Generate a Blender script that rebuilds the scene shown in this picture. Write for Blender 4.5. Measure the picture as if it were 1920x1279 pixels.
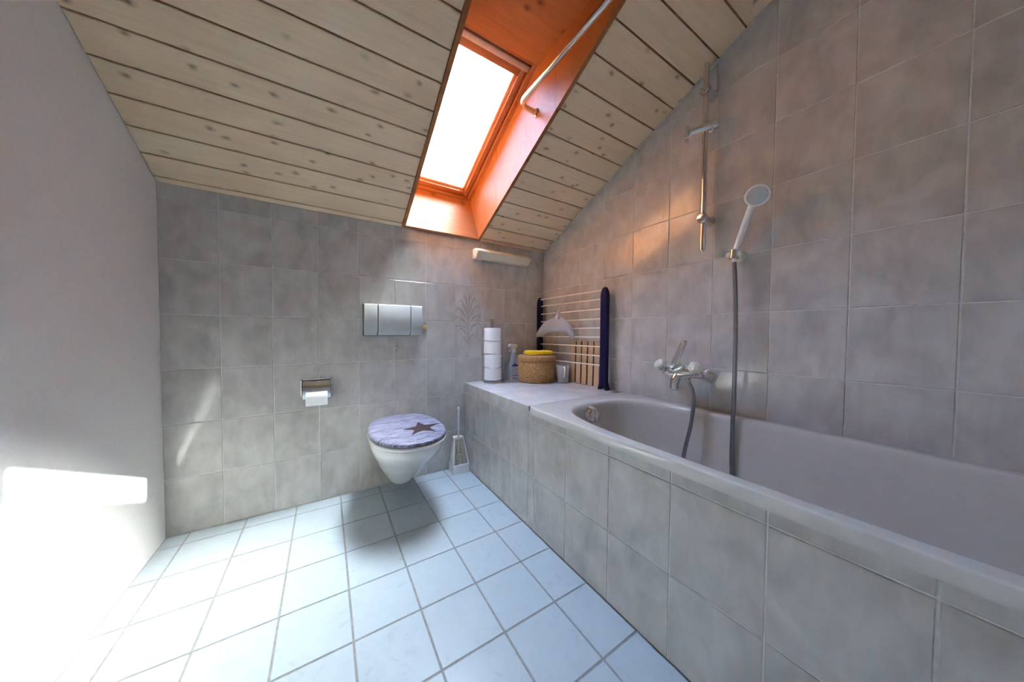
import bpy, bmesh, math, random
from mathutils import Vector, Matrix
random.seed(4)
for o in list(bpy.data.objects): bpy.data.objects.remove(o)
scene = bpy.context.scene
C = scene.collection

# ------------------------------------------------------------------ camera
CAM = Vector((-0.826, -1.9505, 0.9398)); YAW, PIT, ROL, FPX = 0.5583, -0.0279, 0.0061, 559.59
f_ = Vector((math.sin(YAW)*math.cos(PIT), math.cos(YAW)*math.cos(PIT), math.sin(PIT)))
r_ = Vector((math.cos(YAW), -math.sin(YAW), 0)); u_ = r_.cross(f_)
r2 = r_*math.cos(ROL)+u_*math.sin(ROL); u2 = u_*math.cos(ROL)-r_*math.sin(ROL)
cd = bpy.data.cameras.new('camera'); cam = bpy.data.objects.new('camera', cd); C.objects.link(cam)
cd.sensor_fit = 'HORIZONTAL'; cd.sensor_width = 36; cd.lens = 36*FPX/1920; cd.clip_start = .02
cam.matrix_world = Matrix(((r2.x, u2.x, -f_.x, CAM.x), (r2.y, u2.y, -f_.y, CAM.y), (r2.z, u2.z, -f_.z, CAM.z), (0, 0, 0, 1)))
scene.camera = cam

# ------------------------------------------------------------------ sky, sun, exposure
SUN = Vector((.874, .1026, 1.0546)).normalized()          # direction towards the sun
world = bpy.data.worlds.new('sky'); scene.world = world; world.use_nodes = True
wn = world.node_tree.nodes; wl = world.node_tree.links
sky = wn.new('ShaderNodeTexSky'); sky.sky_type = 'NISHITA'; sky.sun_disc = False
sky.sun_elevation = math.asin(SUN.z); sky.sun_rotation = math.atan2(SUN.x, SUN.y)
sky.air_density = 1.0; sky.dust_density = 10.0; sky.ozone_density = 1.0; sky.altitude = 500
bg = wn['Background']; 
tint = wn.new('ShaderNodeMix'); tint.data_type = 'RGBA'; tint.blend_type = 'MULTIPLY'; tint.inputs[0].default_value = 1; tint.inputs[7].default_value = (.87, .99, 1.07, 1)   # the camera's cool white balance
wl.new(sky.outputs[0], tint.inputs[6]); wl.new(tint.outputs[2], bg.inputs[0]); bg.inputs[1].default_value = 1.0
sl = bpy.data.lights.new('sun', 'SUN'); sl.energy = 9; sl.angle = math.radians(.6); sl.color = (1.0, .98, .92)
so = bpy.data.objects.new('sun', sl); C.objects.link(so); so.rotation_euler = SUN.to_track_quat('Z', 'Y').to_euler(); so.location = (3, 0, 5)
vs = scene.view_settings
vs.view_transform = 'Standard'; vs.look = 'None'; vs.gamma = 1; vs.use_curve_mapping = False; vs.exposure = 4.05

# ------------------------------------------------------------------ material helpers
class NT:
    def __init__(s, name):
        s.m = bpy.data.materials.new(name); s.m.use_nodes = True
        s.n = s.m.node_tree.nodes; s.l = s.m.node_tree.links; s.b = s.n['Principled BSDF']
    def node(s, t, **kw):
        n = s.n.new(t)
        for k, v in kw.items(): setattr(n, k, v)
        return n
    def set(s, node, **kw):
        for k, v in kw.items():
            k = k.replace('_', ' ')
            if hasattr(v, 'is_linked') or isinstance(v, bpy.types.NodeSocket): s.l.new(v, node.inputs[k])
            else: node.inputs[k].default_value = v
        return node
    def coords(s, scale=(1, 1, 1), rnd=True, rot=(0, 0, 0)):
        tc = s.node('ShaderNodeTexCoord'); mp = s.node('ShaderNodeMapping')
        mp.inputs['Scale'].default_value = scale; mp.inputs['Rotation'].default_value = rot
        if rnd:
            oi = s.node('ShaderNodeObjectInfo'); mu = s.node('ShaderNodeMath', operation='MULTIPLY'); mu.inputs[1].default_value = 53.0
            s.l.new(oi.outputs['Random'], mu.inputs[0])
            ad = s.node('ShaderNodeVectorMath', operation='ADD'); s.l.new(tc.outputs['Object'], ad.inputs[0]); s.l.new(mu.outputs[0], ad.inputs[1])
            s.l.new(ad.outputs[0], mp.inputs['Vector'])
        else: s.l.new(tc.outputs['Object'], mp.inputs['Vector'])
        return mp.outputs[0]
    def noise(s, vec, scale, detail=3, rough=.5, dist=0):
        n = s.node('ShaderNodeTexNoise'); s.l.new(vec, n.inputs['Vector'])
        n.inputs['Scale'].default_value = scale; n.inputs['Detail'].default_value = detail
        n.inputs['Roughness'].default_value = rough; n.inputs['Distortion'].default_value = dist
        return n.outputs['Fac']
    def ramp(s, fac, *stops):
        r = s.node('ShaderNodeValToRGB'); s.l.new(fac, r.inputs[0]); e = r.color_ramp.elements
        while len(e) < len(stops): e.new(.5)
        for el, (p, c) in zip(e, stops): el.position = p; el.color = (*c, 1) if len(c) == 3 else c
        return r.outputs[0]
    def mix(s, fac, a, b, mode='MIX'):
        m = s.node('ShaderNodeMix', data_type='RGBA', blend_type=mode)
        for i, v in ((0, fac), (6, a), (7, b)):
            if isinstance(v, bpy.types.NodeSocket): s.l.new(v, m.inputs[i])
            else: m.inputs[i].default_value = v if i == 0 else (*v, 1)
        return m.outputs[2]
    def bump(s, h, strength=.1, dist=.002):
        b = s.node('ShaderNodeBump'); b.inputs['Strength'].default_value = strength; b.inputs['Distance'].default_value = dist
        s.l.new(h, b.inputs['Height']); s.l.new(b.outputs[0], s.b.inputs['Normal'])
    def col(s, c):
        if isinstance(c, bpy.types.NodeSocket): s.l.new(c, s.b.inputs['Base Color'])
        else: s.b.inputs['Base Color'].default_value = (*c, 1)
def plain(name, c, rough=.5, metal=0, spec=.5, var=.06, scale=30, coat=0, **kw):
    t = NT(name); v = t.coords(rnd=False); n = t.noise(v, scale, 3)
    lo = tuple(x*(1-var) for x in c); hi = tuple(min(1, x*(1+var)) for x in c)
    t.col(t.ramp(n, (.3, lo), (.7, hi)))
    t.b.inputs['Roughness'].default_value = rough; t.b.inputs['Metallic'].default_value = metal
    t.b.inputs['Specular IOR Level'].default_value = spec; t.b.inputs['Coat Weight'].default_value = coat
    for k, x in kw.items(): t.b.inputs[k.replace('_', ' ')].default_value = x
    return t.m
def tile_mat(name, dark, mid, light, rough=.14):
    t = NT(name)
    v = t.coords((1, .38, 1)); n1 = t.noise(v, 17, 5, .6, .4)
    v2 = t.coords((1, .8, 1)); n2 = t.noise(v2, 9, 3, .5, .6)
    a = t.ramp(n1, (.32, dark), (.52, mid), (.72, light)); b = t.ramp(n2, (.35, dark), (.5, mid), (.66, light))
    t.col(t.mix(.5, a, b)); t.b.inputs['Roughness'].default_value = rough; t.b.inputs['Specular IOR Level'].default_value = .55
    t.bump(t.noise(v2, 6, 2), .12, .003)
    return t.m
M = {}
M['wall_tile'] = tile_mat('wall_tile', (.43, .41, .38), (.545, .525, .49), (.65, .63, .59), .14)
M['ledge_tile'] = tile_mat('ledge_tile', (.54, .515, .485), (.62, .595, .565), (.69, .665, .635), .09)
t = NT('floor_tile'); v = t.coords((1, 1, 1)); n = t.noise(v, 14, 6, .6, 1.5)
t.col(t.ramp(n, (.25, (.37, .42, .455)), (.40, (.42, .485, .53)), (.7, (.44, .505, .55)))); t.b.inputs['Roughness'].default_value = .22
t.bump(t.noise(v, 8, 2), .06, .002); M['floor_tile'] = t.m
M['grout'] = plain('grout', (.72, .705, .68), .8, var=.1, scale=60)
M['floor_grout'] = plain('floor_grout', (.25, .245, .235), .85, var=.15, scale=60)
M['plaster'] = plain('plaster', (.85, .84, .82), .85, var=.02, scale=80)
M['backing'] = plain('ceiling_backing', (.30, .14, .065), .8, var=.2)
def wood(name, base, light, dark, rough, knots, coat=0, kscale=4.2, axis=(0, 0, 0), spec=.4):
    t = NT(name)
    g = t.noise(t.coords((.6, 9, 9), rot=axis), 7, 5, .65, .6)
    big = t.noise(t.coords((.5, 1.6, 1), rot=axis), 4, 3)
    c = t.mix(.55, t.ramp(g, (.3, dark), (.5, base), (.75, light)), t.ramp(big, (.35, base), (.7, light)))
    if knots:
        vv = t.coords((.62, 1, 1), rot=axis)
        wv = t.node('ShaderNodeVectorMath', operation='ADD'); nn = t.node('ShaderNodeTexNoise'); t.l.new(vv, nn.inputs['Vector']); nn.inputs['Scale'].default_value = 25
        ms = t.node('ShaderNodeVectorMath', operation='SCALE'); ms.inputs['Scale'].default_value = .022; t.l.new(nn.outputs['Color'], ms.inputs[0])
        t.l.new(vv, wv.inputs[0]); t.l.new(ms.outputs[0], wv.inputs[1])
        vo = t.node('ShaderNodeTexVoronoi'); vo.voronoi_dimensions = '2D'; vo.inputs['Scale'].default_value = kscale*2.4; t.l.new(wv.outputs[0], vo.inputs['Vector'])
        k = t.ramp(vo.outputs['Distance'], (.03, (.85,)*3), (.055, (.5,)*3), (.13, (0, 0, 0)))
        gate = t.ramp(t.noise(t.coords((1, 1, 1), rot=axis), 2.6, 1), (.42, (0, 0, 0)), (.54, (1, 1, 1)))
        c = t.mix(t.mix(1, k, gate, 'MULTIPLY'), c, tuple(x*.42 for x in dark))
    t.col(c); t.b.inputs['Roughness'].default_value = rough; t.b.inputs['Coat Weight'].default_value = coat; t.b.inputs['Coat Roughness'].default_value = .12
    t.b.inputs['Specular IOR Level'].default_value = spec
    t.bump(g, .08, .001)
    return t.m
M['plank'] = wood('pine_plank', (.78, .585, .385), (.86, .675, .475), (.68, .475, .28), .5, True)
M['orange'] = wood('orange_varnished_wood', (.34, .125, .04), (.42, .175, .062), (.25, .08, .024), .5, True, 0, 3, spec=.25)
M['sash'] = wood('sash_wood', (.36, .125, .04), (.43, .165, .055), (.26, .08, .024), .4, False, .15)
M['bead'] = wood('lit_bead_wood', (.66, .36, .16), (.74, .44, .21), (.56, .28, .11), .4, False, .1)  # pale bead wood; the sky's glare on it is put into the colour
M['vent'] = plain('vent_strip', (.55, .45, .38), .5)
t = NT('window_glass'); t.n.remove(t.b)
tr = t.node('ShaderNodeBsdfTransparent'); gl = t.node('ShaderNodeBsdfGlossy'); gl.inputs['Roughness'].default_value = .02
fr = t.node('ShaderNodeFresnel'); fr.inputs[0].default_value = 1.45; mx = t.node('ShaderNodeMixShader')
tr.inputs[0].default_value = (.93, .96, .97, 1)
t.l.new(fr.outputs[0], mx.inputs[0]); t.l.new(tr.outputs[0], mx.inputs[1]); t.l.new(gl.outputs[0], mx.inputs[2])
t.l.new(mx.outputs[0], t.n['Material Output'].inputs[0]); M['glass'] = t.m
M['chrome'] = plain('chrome', (.80, .79, .78), .05, 1, var=.02)
M['steel'] = plain('brushed_steel', (.46, .44, .42), .32, 1, var=.05)
M['hose'] = plain('metal_hose', (.30, .30, .31), .35, 1, var=.05)
M['porcelain'] = plain('porcelain', (.68, .67, .645), .12, var=.02, coat=.3)
M['seat'] = plain('white_plastic', (.76, .755, .74), .25, var=.02)
M['tub'] = plain('grey_enamel', (.60, .57, .515), .14, var=.02, coat=.4)
M['plate'] = plain('grey_plastic', (.50, .525, .53), .4, var=.02)
M['platedark'] = plain('dark_gap', (.06, .065, .07), .6)
M['yellow'] = plain('yellowed_plastic', (.62, .50, .20), .4)
M['cream'] = plain('cream_plastic', (.74, .68, .52), .35, var=.04)
M['creamdark'] = plain('cream_diffuser', (.80, .74, .60), .45, var=.03)
M['knob'] = plain('ivory_knob', (.80, .78, .66), .3, var=.05, Subsurface_Weight=.1)
M['paper'] = plain('tissue_paper', (.90, .915, .92), .9, var=.03, scale=90)
M['core'] = plain('cardboard_core', (.45, .35, .25), .9)
M['navy'] = plain('navy_plastic', (.008, .006, .045), .5, var=.1, spec=.2)
M['rod'] = plain('cream_rod', (.90, .84, .74), .35, var=.03)
M['slat'] = wood('beech_slat', (.62, .44, .25), (.70, .51, .30), (.54, .37, .20), .55, False, axis=(0, 0, math.pi/2))
M['slatdark'] = plain('dark_batten', (.12, .045, .02), .6)
M['white'] = plain('white_gloss_plastic', (.86, .855, .84), .22, var=.02)
M['beige'] = plain('stained_beige', (.66, .57, .36), .6, var=.15, scale=20)
M['bristle'] = plain('bristles', (.86, .83, .75), .8, var=.15, scale=120)
M['yellowcloth'] = plain('yellow_cloth', (.93, .66, .03), .85, var=.12, scale=120)
M['purple'] = plain('purple_print', (.10, .055, .26), .5)
M['lilac'] = plain('pale_label', (.66, .64, .70), .5, var=.04)
M['motif'] = plain('motif_print', (.34, .32, .305), .2, var=.15)
M['star'] = plain('star_print', (.045, .027, .03), .5, var=.5, spec=.2, scale=55)
M['red'] = plain('red_cap', (.30, .02, .03), .4)
t = NT('seagrass'); v = t.coords(rnd=False); n = t.noise(v, 130, 4, .7); t.col(t.ramp(n, (.3, (.27, .13, .045)), (.5, (.55, .32, .135)), (.70, (.80, .53, .27))))
t.b.inputs['Roughness'].default_value = .8; M['seagrass'] = t.m
def clear_plastic(name, c, alpha, rough):
    t = NT(name); t.col(c); t.b.inputs['Roughness'].default_value = rough; t.b.inputs['Coat Weight'].default_value = .5
    tr = t.node('ShaderNodeBsdfTransparent'); tr.inputs[0].default_value = (.92, .94, .96, 1)
    lw = t.node('ShaderNodeLayerWeight'); lw.inputs[0].default_value = .35
    mr = t.node('ShaderNodeMapRange'); mr.inputs[3].default_value = alpha; mr.inputs[4].default_value = min(1, alpha+.5)
    t.l.new(lw.outputs['Facing'], mr.inputs[0])
    mx = t.node('ShaderNodeMixShader'); t.l.new(mr.outputs[0], mx.inputs[0]); t.l.new(tr.outputs[0], mx.inputs[1]); t.l.new(t.b.outputs[0], mx.inputs[2])
    t.l.new(mx.outputs[0], t.n['Material Output'].inputs[0]); return t.m
M['inflat'] = clear_plastic('clear_inflatable', (.78, .81, .90), .34, .1)
M['cup'] = clear_plastic('frosted_cup', (.80, .80, .78), .45, .3)
M['bottle'] = clear_plastic('frosted_bottle', (.70, .72, .75), .75, .3)
# toilet lid print: bleached planks
t = NT('bleached_plank_print')
g = t.noise(t.coords((1, 6, 1), rnd=False, rot=(0, 0, .06)), 14, 6, .7, .8)
c = t.ramp(g, (.36, (.045, .04, .065)), (.47, (.20, .195, .28)), (.62, (.33, .335, .44)))
dirt = t.noise(t.coords((1, 2.2, 1), rnd=False), 11, 5, .75, 1.0); c = t.mix(t.ramp(dirt, (.50, (0, 0, 0)), (.66, (.85,)*3)), c, (.15, .115, .155))
tc = t.coords((1, 1, 1), rnd=False, rot=(0, 0, .06)); sx = t.node('ShaderNodeSeparateXYZ'); t.l.new(tc, sx.inputs[0])
a1 = t.node('ShaderNodeMath', operation='MULTIPLY_ADD'); a1.inputs[1].default_value = 1/.135; a1.inputs[2].default_value = 8.32; t.l.new(sx.outputs[1], a1.inputs[0])
fr = t.node('ShaderNodeMath', operation='FRACT'); t.l.new(a1.outputs[0], fr.inputs[0])
pl = t.ramp(fr.outputs[0], (0, (1, 1, 1)), (.045, (1, 1, 1)), (.06, (0, 0, 0))); c = t.mix(pl, c, (.07, .065, .10))
t.col(c); t.b.inputs['Roughness'].default_value = .42; t.b.inputs['Specular IOR Level'].default_value = .3; M['lid'] = t.m

# ------------------------------------------------------------------ mesh helpers
def link(o, parent=None):
    C.objects.link(o)
    if parent is not None: o.parent = parent
    return o
def tag(o, label=None, cat=None, group=None, kind=None):
    for k, v in (('label', label), ('category', cat), ('group', group), ('kind', kind)):
        if v: o[k] = v
    return o
def empty(name, loc, label=None, cat=None, group=None, kind=None):
    o = bpy.data.objects.new(name, None); o.location = loc; o.empty_display_size = .05; link(o)
    return tag(o, label, cat, group, kind)
def origin_of(p):
    v = Vector((0, 0, 0))
    while p is not None: v += p.location; p = p.parent
    return v
def build(name, bm, mat, parent=None, smooth=True, loc=None):
    """bm in world coordinates -> one mesh object (vertices relative to the parent's base)"""
    base = origin_of(parent)
    o_loc = Vector(loc) - base if loc is not None else Vector((0, 0, 0))
    bmesh.ops.recalc_face_normals(bm, faces=bm.faces)
    bmesh.ops.translate(bm, verts=bm.verts, vec=-(base+o_loc))
    me = bpy.data.meshes.new(name); bm.to_mesh(me); bm.free()
    me.materials.append(M[mat] if isinstance(mat, str) else mat)
    if smooth:
        me.polygons.foreach_set('use_smooth', [True]*len(me.polygons))
        try: me.set_sharp_from_angle(angle=math.radians(38))
        except Exception: pass
    o = bpy.data.objects.new(name, me); o.location = o_loc
    return link(o, parent)
def B(): return bmesh.new()
def add_box(bm, lo, hi, bev=0, seg=2, mat=None):
    lo = Vector(lo); hi = Vector(hi); c = (lo+hi)/2; d = hi-lo
    r = bmesh.ops.create_cube(bm, size=1)['verts']
    for v in r: v.co = Vector((v.co.x*d.x, v.co.y*d.y, v.co.z*d.z))
    if bev:
        es = list({e for v in r for e in v.link_edges})
        rr = bmesh.ops.bevel(bm, geom=es, offset=bev, segments=seg, affect='EDGES', profile=.5)
        r = list({v for f in rr['faces'] for v in f.verts} | {v for v in r if v.is_valid})
        vs_ = set()
        stack = [r[0]]
        while stack:
            v = stack.pop()
            if v in vs_: continue
            vs_.add(v); stack += [e.other_vert(v) for e in v.link_edges]
        r = list(vs_)
    m = (mat or Matrix.Identity(4)) @ Matrix.Translation(c) if mat is None else mat @ Matrix.Translation(c)
    for v in r: v.co = m @ v.co
    return bm
def loft(bm, loops, cap0=True, cap1=True, closed=True):
    rows = [[bm.verts.new(p) for p in L] for L in loops]
    n = len(rows[0])
    for a, b in zip(rows, rows[1:]):
        for i in range(n if closed else n-1):
            j = (i+1) % n
            bm.faces.new((a[i], a[j], b[j], b[i]))
    if cap0: bm.faces.new(rows[0][::-1])
    if cap1: bm.faces.new(rows[-1])
    return bm
def lathe(bm, prof, center=(0, 0, 0), axis=(0, 0, 1), seg=32, cap0=True, cap1=True):
    """prof: (radius, height along axis)"""
    q = Vector((0, 0, 1)).rotation_difference(Vector(axis).normalized()); c = Vector(center)
    loops = [[c + q @ Vector((r*math.cos(2*math.pi*i/seg), r*math.sin(2*math.pi*i/seg), h)) for i in range(seg)] for r, h in prof]
    return loft(bm, loops, cap0, cap1)
def smooth_path(pts, n=8):
    P = [Vector(p) for p in pts]; out = []
    P = [P[0]*2-P[1]] + P + [P[-1]*2-P[-2]]
    for i in range(1, len(P)-2):
        a, b, c, d = P[i-1:i+3]
        for k in range(n):
            s = k/n
            out.append(.5*((2*b)+(c-a)*s+(2*a-5*b+4*c-d)*s*s+(3*b-a-3*c+d)*s**3))
    out.append(P[-2]); return out
def tube(bm, pts, rad, seg=12, cap=True, flat=None):
    """rad: number or list"""
    P = [Vector(p) for p in pts]; n = len(P); loops = []
    R = rad if isinstance(rad, (list, tuple)) else [rad]*n
    t0 = (P[1]-P[0]).normalized(); ref = Vector((0, 0, 1)) if abs(t0.z) < .9 else Vector((1, 0, 0))
    x = t0.cross(ref).normalized()
    for i in range(n):
        t = (P[min(i+1, n-1)]-P[max(i-1, 0)]).normalized()
        x = (x-t*x.dot(t)).normalized(); y = t.cross(x)
        fx, fy = flat or (1, 1)
        loops.append([P[i]+(x*math.cos(a)*fx+y*math.sin(a)*fy)*R[i] for a in [2*math.pi*k/seg for k in range(seg)]])
    return loft(bm, loops, cap, cap)
def prism(bm, poly, frame, d0, d1):
    """poly 2D in frame (O,ex,ey,en), extruded from d0 to d1 along en"""
    O, ex, ey, en = [Vector(a) for a in frame]
    L = [[O+ex*p[0]+ey*p[1]+en*d for p in poly] for d in (d0, d1)]
    return loft(bm, L)
# ---- tiles and planks: clipped cells of a grid, mesh data shared between alike pieces
_cache = {}
def clip(poly, a, b, c):          # keep a*x+b*y<=c
    out = []
    for i in range(len(poly)):
        p, q = poly[i], poly[(i+1) % len(poly)]
        dp, dq = a*p[0]+b*p[1]-c, a*q[0]+b*q[1]-c
        if dp <= 0: out.append(p)
        if (dp < 0 < dq) or (dq < 0 < dp):
            s = dp/(dp-dq); out.append((p[0]+(q[0]-p[0])*s, p[1]+(q[1]-p[1])*s))
    return out
def inset(poly, d):
    n = len(poly); out = []
    for i in range(n):
        p0, p1, p2 = (Vector(poly[k % n]) for k in (i-1, i, i+1))
        e1 = (p1-p0).normalized(); e2 = (p2-p1).normalized(); n1 = Vector((-e1.y, e1.x)); n2 = Vector((-e2.y, e2.x))
        bis = (n1+n2); k = bis.dot(n1)
        out.append(tuple(p1+bis*(d/max(k, .2))))
    return out
def area(poly): return .5*sum(poly[i][0]*poly[(i+1) % len(poly)][1]-poly[(i+1) % len(poly)][0]*poly[i][1] for i in range(len(poly)))
def piece(name, poly, frame, thick, mat, parent, cham=.0016, tilt=.0):
    if len(poly) < 3 or area(poly) < 2e-4: return None
    # drop near-duplicate corners
    pp = [p for i, p in enumerate(poly) if (Vector(p)-Vector(poly[i-1])).length > 1e-4]
    if len(pp) < 3: return None
    xs = [p[0] for p in pp]; ys = [p[1] for p in pp]; c = ((min(xs)+max(xs))/2, (min(ys)+max(ys))/2)
    loc = [(p[0]-c[0], p[1]-c[1]) for p in pp]
    key = (name, M[mat].name, round(thick, 5), tuple((round(x, 4), round(y, 4)) for x, y in loc))
    me = _cache.get(key)
    if me is None:
        bm = B(); top = inset(loc, cham)
        loft(bm, [[(x, y, -thick) for x, y in loc], [(x, y, -cham*.7) for x, y in loc], [(x, y, 0) for x, y in top]])
        bmesh.ops.recalc_face_normals(bm, faces=bm.faces)
        me = bpy.data.meshes.new(name); bm.to_mesh(me); bm.free(); me.materials.append(M[mat]); _cache[key] = me
    O, ex, ey, en = [Vector(a) for a in frame]
    o = bpy.data.objects.new(name, me); w = O+ex*c[0]+ey*c[1]-origin_of(parent)
    m = Matrix(((ex.x, ey.x, en.x, w.x), (ex.y, ey.y, en.y, w.y), (ex.z, ey.z, en.z, w.z), (0, 0, 0, 1)))
    if tilt: m = m @ Matrix.Rotation(random.uniform(-tilt, tilt), 4, 'X') @ Matrix.Rotation(random.uniform(-tilt, tilt), 4, 'Y')
    link(o, parent); o.matrix_basis = m
    return o
def rect(x0, y0, x1, y1): return [(x0, y0), (x1, y0), (x1, y1), (x0, y1)]
def grid(name, xs, ys, frame, thick, mat, parent, gap, clips=(), tilt=.0012, skip=None):
    for i in range(len(xs)-1):
        for j in range(len(ys)-1):
            if skip and skip(i, j): continue
            p = rect(xs[i]+gap/2, ys[j]+gap/2, xs[i+1]-gap/2, ys[j+1]-gap/2)
            if p[1][0]-p[0][0] < .006 or p[2][1]-p[1][1] < .006: continue
            for cl in clips: p = clip(p, *cl)
            piece(name, p, frame, thick, mat, parent, tilt=tilt)

# ------------------------------------------------------------------ room
XR, XL, YF = .6944, -1.45, -2.95
H0, S = 1.592, .463
cs = 1/math.sqrt(1+S*S); sn = S*cs
NV = Vector((0, sn, cs)); UV = Vector((0, -cs, sn)); CO = Vector((0, 0, H0))
def sl_pt(u, v, w): return CO+Vector((u, 0, 0))+UV*v+NV*w
ZB = .588                                            # top of ledge and bath rim
RE = .0022                                           # grout recess
# floor
bm = B(); add_box(bm, (XL-.15, YF-.15, -.12), (XR+.15, .15, -RE)); floor = tag(build('floor', bm, 'floor_grout', smooth=False), 'white marbled ceramic floor tiles with grey joints', None, kind='structure')
fx = [XL]+[-.3575+.2026*i for i in range(-5, 2)]+[0.0]; fy = sorted([0]+[-.3079-.2153*j for j in range(-1, 13)]+[YF])
grid('floor_tile', fx, fy, ((0, 0, 0), (1, 0, 0), (0, 1, 0), (0, 0, 1)), .008, 'floor_tile', floor, .0055, tilt=.0008)
# back wall
bm = B(); add_box(bm, (XL-.15, RE, -.12), (XR+.15, .12, H0-.0)); wb = tag(build('wall_back', bm, 'grout', smooth=False), 'grey cloudy tiled wall under the sloping ceiling', kind='structure')
bx = [XL]+[-.6613+.1971*i for i in range(-4, 7)]+[XR]; bz = [0]+[.2621+.25*j for j in range(6)]+[H0+.01]
bx = [x for x in bx if x >= XL]
grid('wall_tile', bx, bz, ((0, 0, 0), (1, 0, 0), (0, 0, 1), (0, -1, 0)), .008, 'wall_tile', wb, .0034)
# right wall (local x runs towards the viewer = -y)
Ztop = H0-S*YF
bm = B(); prism(bm, [(-.15, -.12), (-YF+.15, -.12), (-YF+.15, Ztop+.2), (-.15, H0+.05)], ((XR+RE, 0, 0), (0, -1, 0), (0, 0, 1), (1, 0, 0)), 0, .12)
wr = tag(build('wall_right', bm, 'grout', smooth=False), 'grey cloudy tiled wall beside the bath', kind='structure')
ry = [0]+[.2+.213*i for i in range(0, 13)]+[-YF]; rz = [.02]+[.281+.25*j for j in range(0, 12)]
grid('wall_tile', ry, rz, ((XR, 0, 0), (0, -1, 0), (0, 0, 1), (-1, 0, 0)), .008, 'wall_tile', wr, .0032, clips=[(-S, 1, H0-.002)])
# plaster walls outside the photograph
bm = B(); prism(bm, [(.15, -.12), (YF-.15, -.12), (YF-.15, Ztop+.2), (.15, H0-.05)], ((XL, 0, 0), (0, 1, 0), (0, 0, 1), (-1, 0, 0)), 0, .12)
tag(build('wall_left', bm, 'plaster', smooth=False), 'plain white plastered side wall', kind='structure')
bm = B(); add_box(bm, (XL-.15, YF-.12, -.12), (XR+.15, YF, Ztop+.25)); tag(build('wall_front', bm, 'plaster', smooth=False), 'plain white plastered wall behind the viewer', kind='structure')

# ceiling: dark backing with a hole for the window shaft, planks below it
UL, UR, V0, V1, TH = -.400, .0930, .0255, 1.655, .019      # clear opening of the shaft and lining thickness
VM = 3.6
bm = B()
for u0, u1, v0, v1 in ((XL-.15, UL-TH, -.2, VM), (UR+TH, XR+.15, -.2, VM), (UL-TH, UR+TH, -.2, V0-TH), (UL-TH, UR+TH, V1+.03, VM)):
    pts = [sl_pt(u, v, w) for w in (.007, .05) for u, v in ((u0, v0), (u1, v0), (u1, v1), (u0, v1))]
    vs_ = [bm.verts.new(p) for p in pts]
    for q in ((0, 1, 2, 3), (7, 6, 5, 4), (0, 4, 5, 1), (1, 5, 6, 2), (2, 6, 7, 3), (3, 7, 4, 0)): bm.faces.new([vs_[k] for k in q])
ceil = tag(build('ceiling', bm, 'backing', smooth=False), 'sloping ceiling of pale knotty pine boards', kind='structure')
cf = (CO, (1, 0, 0), UV, -NV)
cv = [-.004]+[.0309+.1141*k for k in range(0, 30)]
for k in range(len(cv)-1):
    a, b = cv[k]+.003, cv[k+1]-.003
    if b > VM-.2: break
    lo, hi = V0-TH-.001, V1+.031
    if b <= lo or a >= hi: parts = [rect(XL+.002, a, XR-.004, b)]
    else:
        parts = [rect(XL+.002, a, UL-TH-.001, b), rect(UR+TH+.001, a, XR-.004, b)]
        if a < lo-.008: parts.append(rect(UL-TH, a, UR+TH, lo))
        if b > hi+.008: parts.append(rect(UL-TH, hi, UR+TH, b))
    for p in parts: piece('ceiling_plank', p, cf, .0115, 'plank', ceil, cham=.002)

# roof window
win = empty('window_1', sl_pt(0, 0, 0), 'roof window in a deep orange-brown wooden shaft', None, kind='structure')
WF = .336; VT = .930
# side linings: profile in (v,w)
for u0, u1 in ((UL-TH, UL), (UR, UR+TH)):
    bm = B(); prism(bm, [(V0-TH, -.006), (V1+.03, -.006), (VT+.02, WF), (V0-TH, WF)], (sl_pt(0, 0, 0), UV, NV, (1, 0, 0)), u0, u1)
    build('lining_board', bm, 'orange', win, smooth=False, loc=sl_pt(u0, .5, .1))
bm = B(); prism(bm, [(V0-TH, -.006), (V0, -.006), (V0, WF), (V0-TH, WF)], (sl_pt(0, 0, 0), UV, NV, (1, 0, 0)), UL, UR); build('lining_board', bm, 'orange', win, smooth=False, loc=sl_pt(0, 0, .15))
bm = B(); prism(bm, [(V1, -.006), (V1+.03, -.006), (VT+.02, WF), (VT, WF)], (sl_pt(0, 0, 0), UV, NV, (1, 0, 0)), UL, UR); build('lining_board', bm, 'orange', win, smooth=False, loc=sl_pt(0, 1.3, .15))
# frame ring and sash ring: rails as boxes in slope coordinates
SM = Matrix(((1, UV.x, NV.x, CO.x), (0, UV.y, NV.y, CO.y), (0, UV.z, NV.z, CO.z), (0, 0, 0, 1)))
def sbox(name, lo, hi, mat, parent, bev=.004):
    bm = B(); add_box(bm, lo, hi, bev, 2, mat=SM); c = (Vector(lo)+Vector(hi))/2
    return build(name, bm, mat, parent, loc=SM @ c)
ug, ur, vg, vt = UL+.052, UR-.062, .082, .845              # clear glass edges
e = .024                                             # visible width of the fixed frame
for lo, hi in (((UL-.06, V0-.07, WF-.0), (UL+e, VT+.07, .425)), ((UR-e, V0-.07, WF), (UR+.06, VT+.07, .425)),
               ((UL+e, V0-.07, WF), (UR-e, V0+e-.004, .425)), ((UL+e, VT-.012, WF), (UR-e, VT+.07, .425))):
    sbox('window_frame', lo, hi, 'sash', win, .003)
sash = empty('sash', (0, 0, 0)); sash.parent = win
g = .004
for lo, hi in (((UL+e+g, V0+e, WF+.014), (ug, VT-.05, .424)), ((ur, V0+e, WF+.014), (UR-e-g, VT-.05, .424)),
               ((ug, V0+e, WF+.014), (ur, vg, .424)), ((ug, vt, WF+.014), (ur, VT-.05, .424))):
    sbox('sash_rail', lo, hi, 'sash', sash, .005)
sbox('pane', (ug-.01, vg-.01, .394), (ur+.01, vt+.01, .399), 'glass', sash, 0)
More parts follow.
